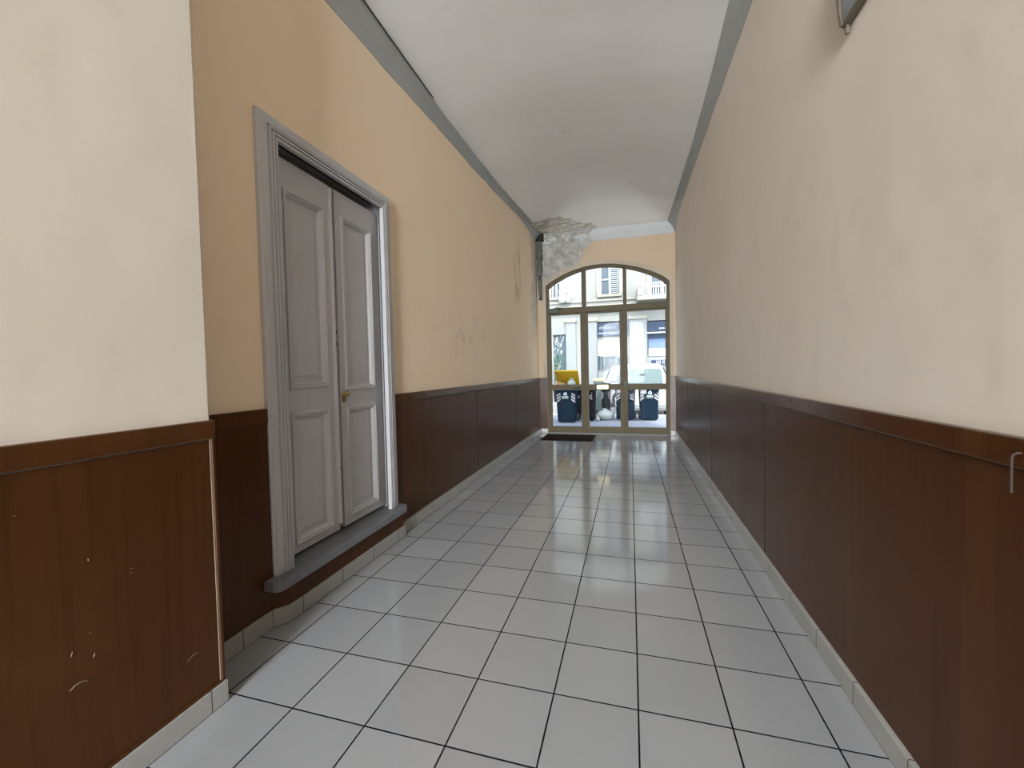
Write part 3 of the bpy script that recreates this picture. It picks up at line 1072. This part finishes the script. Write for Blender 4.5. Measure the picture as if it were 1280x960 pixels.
for k in range(4):
    lt.box(2.74 + k * .07, 2.74 + k * .07 + .045, FYY - .057, FYY - .049, 2.80, 2.86)
lt.build('lettering', M_signw, s2)
B('shop_transom', M_signb, 2.30, 3.75, 2.45, 2.63, -.05, .05)
B('shop_glass', M_shopb, 2.34, 3.75, 2.06, 2.45, -.1, .03)
B('shop_blind', M_blind, 2.34, 3.75, 1.76, 2.06, -.08, .03)
B('shop_window', M_shopg, 2.30, 3.75, .0, 1.76, -.12, .03)
pn = B('lettered_panel', M_signb, 2.44, 3.3, 1.42, 1.60, -.04, .03)
lt = MB()
for x0, k in ((2.62, 0), (2.72, 1), (2.86, 2), (2.99, 3), (3.1, 4)):
    lt.box(x0, x0 + .02, FYY + .033, FYY + .041, 1.44, 1.58)
    lt.box(x0 + .05, x0 + .07, FYY + .033, FYY + .041, 1.44, 1.58)
    lt.box(x0, x0 + .07, FYY + .033, FYY + .041, 1.50 + (k % 2) * .04, 1.52 + (k % 2) * .04)
lt.build('lettering', M_signw, pn)
# left doorway with a dark patterned shutter
sg = B('shop_shutter', simple('slate_shutter', (.06, .085, .095), .6, 0, .5, 6, spec=.08), -1.45, -.93, .0, 2.75, -.08, .03)
gf = MB()
rnd = random.Random(5)
for k in range(26):
    x = rnd.uniform(-1.40, -1.02); z = rnd.uniform(1.0, 2.7)
    pts = [(x + .03 * math.cos(a_) * rnd.uniform(.6, 1.6), FYY + .076, z + .08 * math.sin(a_) * rnd.uniform(.6, 1.4)) for a_ in (0, 1.2, 2.4, 3.6, 4.8)]
    gf.tube(pts, .011, 5)
gf.build('paint_scrawl', M_signw, sg)
B('shop_lintel', M_pilaster, -1.5, -.5, 2.75, 3.05, .04, .08)

# shrub in front of the dark shutter
def leaf_shrub(cx, cy, z0, h, r_, n, seed):
    rn = random.Random(seed)
    m_ = MB()
    for k in range(n):
        t_ = rn.random()
        a_ = rn.uniform(0, 2 * PI)
        rad = r_ * math.sqrt(rn.random()) * (1 - .5 * abs(t_ - .45))
        c = Vector((cx + rad * math.cos(a_), cy + rad * math.sin(a_), z0 + h * t_))
        d1_ = Vector((rn.uniform(-1, 1), rn.uniform(-1, 1), rn.uniform(-.3, 1))).normalized() * .085
        d2_ = d1_.cross(Vector((rn.uniform(-1, 1), rn.uniform(-1, 1), rn.uniform(-1, 1)))).normalized() * .028
        m_.add([c, c + d1_ * .5 + d2_, c + d1_, c + d1_ * .5 - d2_], [(0, 1, 2, 3)])
    return m_
shb = empty('potted_shrub', (-1.22, 15.55, -.02))
tag(shb, 'dark green potted shrub across the street beside the shop entrance', 'shrub')
under(leaf_shrub(-1.22, 15.55, .8, 1.1, .13, 260, 3), 'foliage', simple('dark_leaf', (.05, .11, .08), .6, 0, .4, 20), shb)
under(MB().tube([(-1.22, 15.55, .35), (-1.215, 15.55, 1.0), (-1.22, 15.55, 1.5)], .02), 'stem', M_card, shb)
under(MB().lathe([(.10, 0), (.15, .02), (.18, .42), (.20, .44), (.20, .48), (.16, .48), (.15, .40)], (-1.22, 15.55, -.02), 'z', 18), 'pot', M_bind, shb)

# ----------------------------------------------------------------- cars
def car(name, cx, cy, label, paint, z0=-.12, rear=True, window_items=True):
    """car seen end-on; local x across, y away from us"""
    root = empty(name, (cx, cy, z0))
    tag(root, label, 'car', 'parked cars across the street')
    # body: cross sections along the length
    def sec(y, hw, zb, zt, rnd_):
        pts = []
        for sx, sz in ((-1, 0), (-1, .55), (-.97, .85), (-.86, 1), (.86, 1), (.97, .85), (1, .55), (1, 0), (.9, -.12), (-.9, -.12)):
            pts.append((sx * hw, y, zb + (zt - zb) * max(sz, -.12)))
        return pts
    bd = MB()
    prof_b = [(0, .72, .35, .80), (.10, .80, .28, .92), (.5, .85, .25, .96), (1.4, .86, .25, .95), (2.6, .86, .25, .94), (3.4, .84, .25, .88), (3.9, .78, .28, .78), (4.05, .66, .36, .66)]
    bd.loft([sec(*p, 0) for p in prof_b])
    bd.build('body', paint, root, bevel=.02, smooth=False)
    cabin = MB()
    def cs(y, hb, ht, zb, zt):
        return [(-hb, y, zb), (-lerp(hb, ht, .5) - .01, y + .0, lerp(zb, zt, .5)), (-ht, y, zt - .09), (-ht + .10, y, zt - .015), (0, y, zt), (ht - .10, y, zt - .015), (ht, y, zt - .09), (lerp(hb, ht, .5) + .01, y, lerp(zb, zt, .5)), (hb, y, zb)]
    cabin.loft([cs(.22, .74, .62, .90, .96), cs(.45, .78, .60, .90, 1.50), cs(.9, .79, .62, .92, 1.56), cs(2.0, .78, .60, .92, 1.55), cs(2.9, .74, .58, .92, 1.02)])
    cb_ = cabin.build('cabin', paint, root, smooth=True)
    wn_ = MB()
    # rear window pane lying on the slope of the cabin's near end
    def slope(x, t): return (x, .22 + .23 * t - .035, lerp(.955, 1.46, t))
    ring_ = [slope(-.60, .02), slope(.60, .02), slope(.575, .70), slope(.53, .88), slope(-.53, .88), slope(-.575, .70)]
    ring2 = [(p[0], p[1] + .01, p[2]) for p in ring_]
    wn_.loft([ring_, ring2])
    w_ = wn_.build('rear_window', M_carg, root)
    for x in (-.02,):
        hr = MB()
        hr.loft([[(x + dx * .10, .305 - dz * .0 + yy, 1.12 + dz * .13) for dx, dz in ((-1, -1), (1, -1), (1, .6), (.6, 1), (-.6, 1), (-1, .6))] for yy in (-.01, .03)])
        hr.build('headrest', M_tyre, w_)
    for s in (-1, 1):
        sw = MB()
        r1 = [(s * .795, .60, .98), (s * .795, 2.5, .98), (s * .66, 2.1, 1.44), (s * .66, .72, 1.44)]
        sw.loft([r1, [(p[0] + s * .01, p[1], p[2]) for p in r1]])
        sw.build('side_window', M_carg, root)
    for s in (-1, 1):
        tl = MB().box(s * .70 - .09, s * .70 + .09, .02, .10, .66, .86)
        tl.build('tail_lamp', M_lamp_r if rear else M_signw, root, bevel=.02)
        for y in (.75, 3.15):
            wh = MB().lathe([(.05, -.09), (.28, -.10), (.31, -.06), (.31, .06), (.28, .10), (.05, .09)], (s * .76, y, .31), 'x', 22)
            wo = wh.build('wheel', M_tyre, root, smooth=False)
            MB().lathe([(.02, 0), (.18, .0), (.17, .02), (.02, .025)] if s > 0 else [(.02, 0), (.18, .0), (.17, -.02), (.02, -.025)], (s * .76 + s * .095, y, .31), 'x', 18).build('hubcap', M_steel, wo)
    pb = MB().box(-.26, .26, .055, .08, .62, .73)
    pb.build('number_plate', M_signw, root)
    MB().box(-.78, .78, -.05, .12, .34, .56).build('bumper', paint, root, bevel=.04)
    return root
c1 = car('car', 1.985, 11.1, 'white car seen end-on behind the right pane of the street door', M_carw)
c1.scale = (.90, .75, 1)
c2 = car('car', .52, 14.98, 'silver car parked side-on beyond, tail showing through the middle door pane', M_cars)
c2.rotation_euler = (0, 0, -PI / 2)
c2.scale = (.88, 1, 1)

# ----------------------------------------------------------------- bins
def bin_parts(root, body, lid, h=.90, w0=.40, w1=.48, d0=.40, d1_=.50, lid_open=0, lid_mat=None, wheels=True):
    bd = MB()
    rings = []
    def rr(wd, dp, z, c=.05):
        x, y = wd / 2, dp / 2
        pts = []
        for sx, sy, a0 in ((1, 1, 0), (-1, 1, 90), (-1, -1, 180), (1, -1, 270)):
            for k in range(4):
                a_ = math.radians(a0 + 30 * k)
                pts.append((sx * (x - c) + c * math.cos(a_), sy * (y - c) + c * math.sin(a_), z))
        return pts
    T = h
    rings = [rr(w0, d0, .03), rr(w0 + .005, d0 + .005, .05), rr(lerp(w0, w1, .6), lerp(d0, d1_, .6), T * .62), rr(w1 - .01, d1_ - .01, T - .06),
             rr(w1 + .02, d1_ + .02, T - .055), rr(w1 + .02, d1_ + .02, T), rr(w1 - .02, d1_ - .02, T), rr(w1 - .03, d1_ - .03, T - .3)]
    bd.loft(rings)
    bo = bd.build('body', body, root)
    # lid, hinged at the back
    ld = MB()
    hw, dp = w1 / 2 + .03, d1_ + .06
    mt_ = Matrix.Translation((0, d1_ / 2 + .02, T)) @ Matrix.Rotation(-lid_open, 4, 'X')
    prof_l = [(0, .0, .055), (-dp * .3, .0, .085), (-dp * .7, .0, .08), (-dp, .0, .045)]
    rings = []
    for y, zb, zt in prof_l:
        rings.append([mt_ @ Vector(p) for p in ((-hw, y, zb), (-hw, y, zt * .6), (-hw + .05, y, zt), (hw - .05, y, zt), (hw, y, zt * .6), (hw, y, zb))])
    ld.loft(rings)
    ld.build('lid', lid_mat or lid, root, bevel=.006)
    hb = MB()
    hb.tube([(-w1 / 2 + .05, d1_ / 2, T - .05), (-w1 / 2 + .05, d1_ / 2 + .09, T - .03), (w1 / 2 - .05, d1_ / 2 + .09, T - .03), (w1 / 2 - .05, d1_ / 2, T - .05)], .014)
    hb.build('handle', body, root)
    for s in (-1, 1):
        MB().lathe([(.02, -.025), (.095, -.03), (.10, 0), (.095, .03), (.02, .025)], (s * (w0 / 2 + .02), d0 / 2 + .03, .10), 'x', 16).build('wheel', M_tyre, root)
    return bo

def chevrons(root, z, w, d, s):
    """slanted white reflective stripes round a front corner"""
    m_ = MB()
    for k in range(3):
        z0 = z + k * .075
        x_in, x_out = s * (w / 2 - .11), s * (w / 2 - .02)
        y = -d / 2 - .002
        a_, b_ = (z0, z0 + .09)
        q = [(x_in, y, a_ + .07), (x_out, y, a_), (x_out, y, a_ + .045), (x_in, y, a_ + .115)]
        m_.loft([q, [(p[0], p[1] + .012, p[2]) for p in q]])
    m_.build('reflector', M_refl, root)

def recycle_mark(root, x, y, z, s):
    """round-arrow emblem with two short rows of small lettering"""
    m_ = MB()
    for k in range(3):
        a0 = math.radians(90 + 120 * k)
        a1 = math.radians(90 + 120 * (k + 1))
        p0 = Vector((math.cos(a0), math.sin(a0))) * s
        p1 = Vector((math.cos(a1), math.sin(a1))) * s
        d_ = (p1 - p0)
        q0, q1 = p0 + d_ * .18, p0 + d_ * .72
        nrm = Vector((-d_.y, d_.x)).normalized()
        tip = p0 + d_ * .95
        pts = [q0 + nrm * .2 * s, q0 - nrm * .2 * s, q1 - nrm * .2 * s, q1 - nrm * .45 * s, tip, q1 + nrm * .45 * s, q1 + nrm * .2 * s]
        m_.loft([[(x + p.x, y, z + p.y) for p in pts], [(x + p.x, y + .01, z + p.y) for p in pts]])
    for row, (zz, n_, hh) in enumerate(((-1.7 * s, 5, .028), (-2.3 * s, 5, .014))):
        wd = .155 / n_
        for k in range(n_):
            m_.box(x - .08 + k * wd, x - .08 + k * wd + wd * .72, y, y + .01, z + zz, z + zz + hh)
    m_.build('emblem', M_white, root)

BIN_G = 'wheelie bins on the pavement outside'
def wheelie(x, y, rz, label, body, lid, h=.90, sc=1.0, **k):
    r_ = empty('wheelie_bin', (x, y, -.012), rz)
    r_.scale = (sc, sc, 1)
    tag(r_, label, 'bin', BIN_G)
    bin_parts(r_, body, lid, h, **k)
    return r_
b1 = wheelie(.10, 9.12, .02, 'navy wheelie bin with yellow lid propped open over rubbish', M_binn, M_yel, .90, sc=1.08, lid_open=math.radians(42))
recycle_mark(b1, -.01, -.262, .72, .05)
for s in (-1, 1): chevrons(b1, .50, .46, .475, s)
b2 = wheelie(.50, 9.79, -.12, 'dark bin half hidden behind the left door post', M_bind, M_bind, .80)
for s in (-1, 1): chevrons(b2, .52, .46, .475, s)
b3 = wheelie(.80, 10.52, .1, 'grey-green bin with cream yellow lid behind the middle door pane', M_bing, M_cream, .97, sc=.62)
chevrons(b3, .52, .46, .475, -1)
b4 = wheelie(1.0, 10.12, .0, 'narrow charcoal bin between grey-green bin and white rubbish bag', M_bind, M_bind, .84, sc=.52)
for s in (-1, 1): chevrons(b4, .50, .46, .475, s)
b5 = wheelie(1.51, 9.72, -.05, 'navy bin with small pale sticker behind the right door post', M_binn, M_binn, .82)
for s in (-1, 1): chevrons(b5, .50, .46, .475, s)
MB().box(-.20, -.10, -.262, -.245, .70, .78).build('sticker', M_refl, b5)
b6 = wheelie(2.07, 9.75, .03, 'navy bin with sticker and white emblem, rightmost of the row', M_binn, M_binn, .82, sc=1.0)
for s in (-1, 1): chevrons(b6, .50, .46, .475, s)
recycle_mark(b6, .02, -.262, .70, .055)
MB().box(-.20, -.07, -.264, -.245, .68, .77).build('sticker', M_refl, b6)

# rubbish: bags and boxes
def bag(cx, cy, z0, rx, ry, h, label, seed, mat=M_bag):
    m_ = MB()
    rings = []
    nn = 22
    for i in range(13):
        t_ = i / 12
        ang = PI * t_
        z = h * (.5 - .5 * math.cos(ang)) 
        k = math.sin(ang) ** .65 if 0 < t_ < 1 else .02
        k *= (1.0 if t_ < .62 else lerp(1.0, .45, (t_ - .62) / .38))
        ring_ = []
        for j in range(nn):
            a_ = 2 * PI * j / nn
            q = Vector((math.cos(a_) * 1.6, math.sin(a_) * 1.6, t_ * 3 + seed))
            w_ = 1 + .20 * noise.noise(q) + .09 * noise.noise(q * 3.1)
            ring_.append((cx + rx * k * w_ * math.cos(a_), cy + ry * k * w_ * math.sin(a_), z0 + max(0, z * (1 + .06 * noise.noise(q * 2)))))
        rings.append(ring_)
    m_.loft(rings)
    root = empty('rubbish_bag', (cx, cy, z0))
    tag(root, label, 'rubbish bag', 'rubbish bags outside')
    under(m_, 'bag', mat, root, smooth=True)
    kn_ = MB()
    for dx in (-.05, .04):
        kn_.tube([(cx, cy, z0 + h * .97), (cx + dx * .6, cy, z0 + h * 1.08), (cx + dx * 1.3, cy - .01, z0 + h * 1.13)], [.014, .018, .006], 6)
    under(kn_, 'knot', mat, root)
    return root
bag(1.00, 9.62, -.012, .21, .18, .27, 'large white rubbish bag on the ground between the bins', 1.0)
bag(.83, 9.34, -.012, .055, .05, .12, 'small white bag beside the large white rubbish bag', 4.0)
bag(.69, 9.36, -.012, .075, .07, .20, 'black rubbish bag beside the middle post', 6.0, M_bind)
bag(.49, 9.34, -.012, .09, .08, .20, 'white rubbish bag beside the navy bin with yellow lid', 8.0)
bag(.23, 9.06, .87, .10, .10, .19, 'pale bag stuffed under the open yellow lid', 11.0)
cbx = MB()
mm = Matrix.Translation((-.06, 9.03, .87)) @ Matrix.Rotation(.3, 4, 'Y') @ Matrix.Rotation(.3, 4, 'Z')
cbx.box(-.13, .10, -.10, .12, .02, .12, mm)
o = cbx.build('cardboard_box', M_card, bevel=.003)
tag(o, 'crushed brown cardboard box under the open yellow lid', 'box')

# ----------------------------------------------------------------- light
wd = bpy.data.worlds.new('World'); S.world = wd
wd.use_nodes = True
nt = wd.node_tree
bg = nt.nodes['Background']
sky = nt.nodes.new('ShaderNodeTexSky')
sky.sky_type = 'NISHITA'
sky.sun_disc = False
sky.sun_elevation = math.radians(55)
sky.sun_rotation = math.radians(160)
sky.air_density = 1.0
sky.dust_density = 2.0
hs = nt.nodes.new('ShaderNodeHueSaturation')
hs.inputs['Saturation'].default_value = .5
nt.links.new(sky.outputs[0], hs.inputs['Color'])
nt.links.new(hs.outputs[0], bg.inputs[0])
bg.inputs[1].default_value = 1.2

sd = bpy.data.lights.new('sun', 'SUN')
sd.energy = 4.2
sd.angle = math.radians(1)
sd.color = (1, .95, .86)
so_ = bpy.data.objects.new('sun', sd); COL.objects.link(so_)
dirv = Vector((-.25, .52, -.82)).normalized()
so_.rotation_euler = dirv.to_track_quat('-Z', 'Y').to_euler()
so_.location = (4, -10, 14)

# unseen area light added as courtyard daylight fill for the passage interior
ad = bpy.data.lights.new('courtyard_daylight_fill', 'AREA')
ad.shape = 'RECTANGLE'
ad.size, ad.size_y = 10.0, 7.0
ad.energy = 32000
ad.color = (.88, .94, 1.0)
ao = bpy.data.objects.new('courtyard_daylight_fill', ad); COL.objects.link(ao)
ao.location = (1.2, -18.5, 3.6)
ao.rotation_euler = (math.radians(90), 0, 0)

# ----------------------------------------------------------------- camera
cd_ = bpy.data.cameras.new('camera')
cd_.sensor_fit = 'HORIZONTAL'
cd_.sensor_width = 36
cd_.lens = 519.609 / 1280 * 36
cd_.clip_start = .02
cam = bpy.data.objects.new('camera', cd_); COL.objects.link(cam)
R = Matrix(((0.9616584518407474, 0.2734116401742397, -0.02142654943029923),
            (-0.011422030358539604, -0.038131061703045775, -0.9992074656225738),
            (-0.27401196912862325, 0.9611410391563928, -0.03354614170994674)))
Rw = R.transposed() @ Matrix(((1, 0, 0), (0, -1, 0), (0, 0, -1)))
cam.matrix_world = Matrix.Translation((1.6348858, -1.29905439, 1.3230874)) @ Rw.to_4x4()
S.camera = cam

S.view_settings.view_transform = 'Standard'
S.view_settings.look = 'None'
S.view_settings.exposure = 0
S.view_settings.gamma = 1
S.view_settings.use_curve_mapping = False
S.cycles.max_bounces = 16
S.cycles.diffuse_bounces = 10
S.cycles.glossy_bounces = 6
S.cycles.transparent_max_bounces = 12
S.cycles.use_denoising = True
S.cycles.caustics_reflective = False
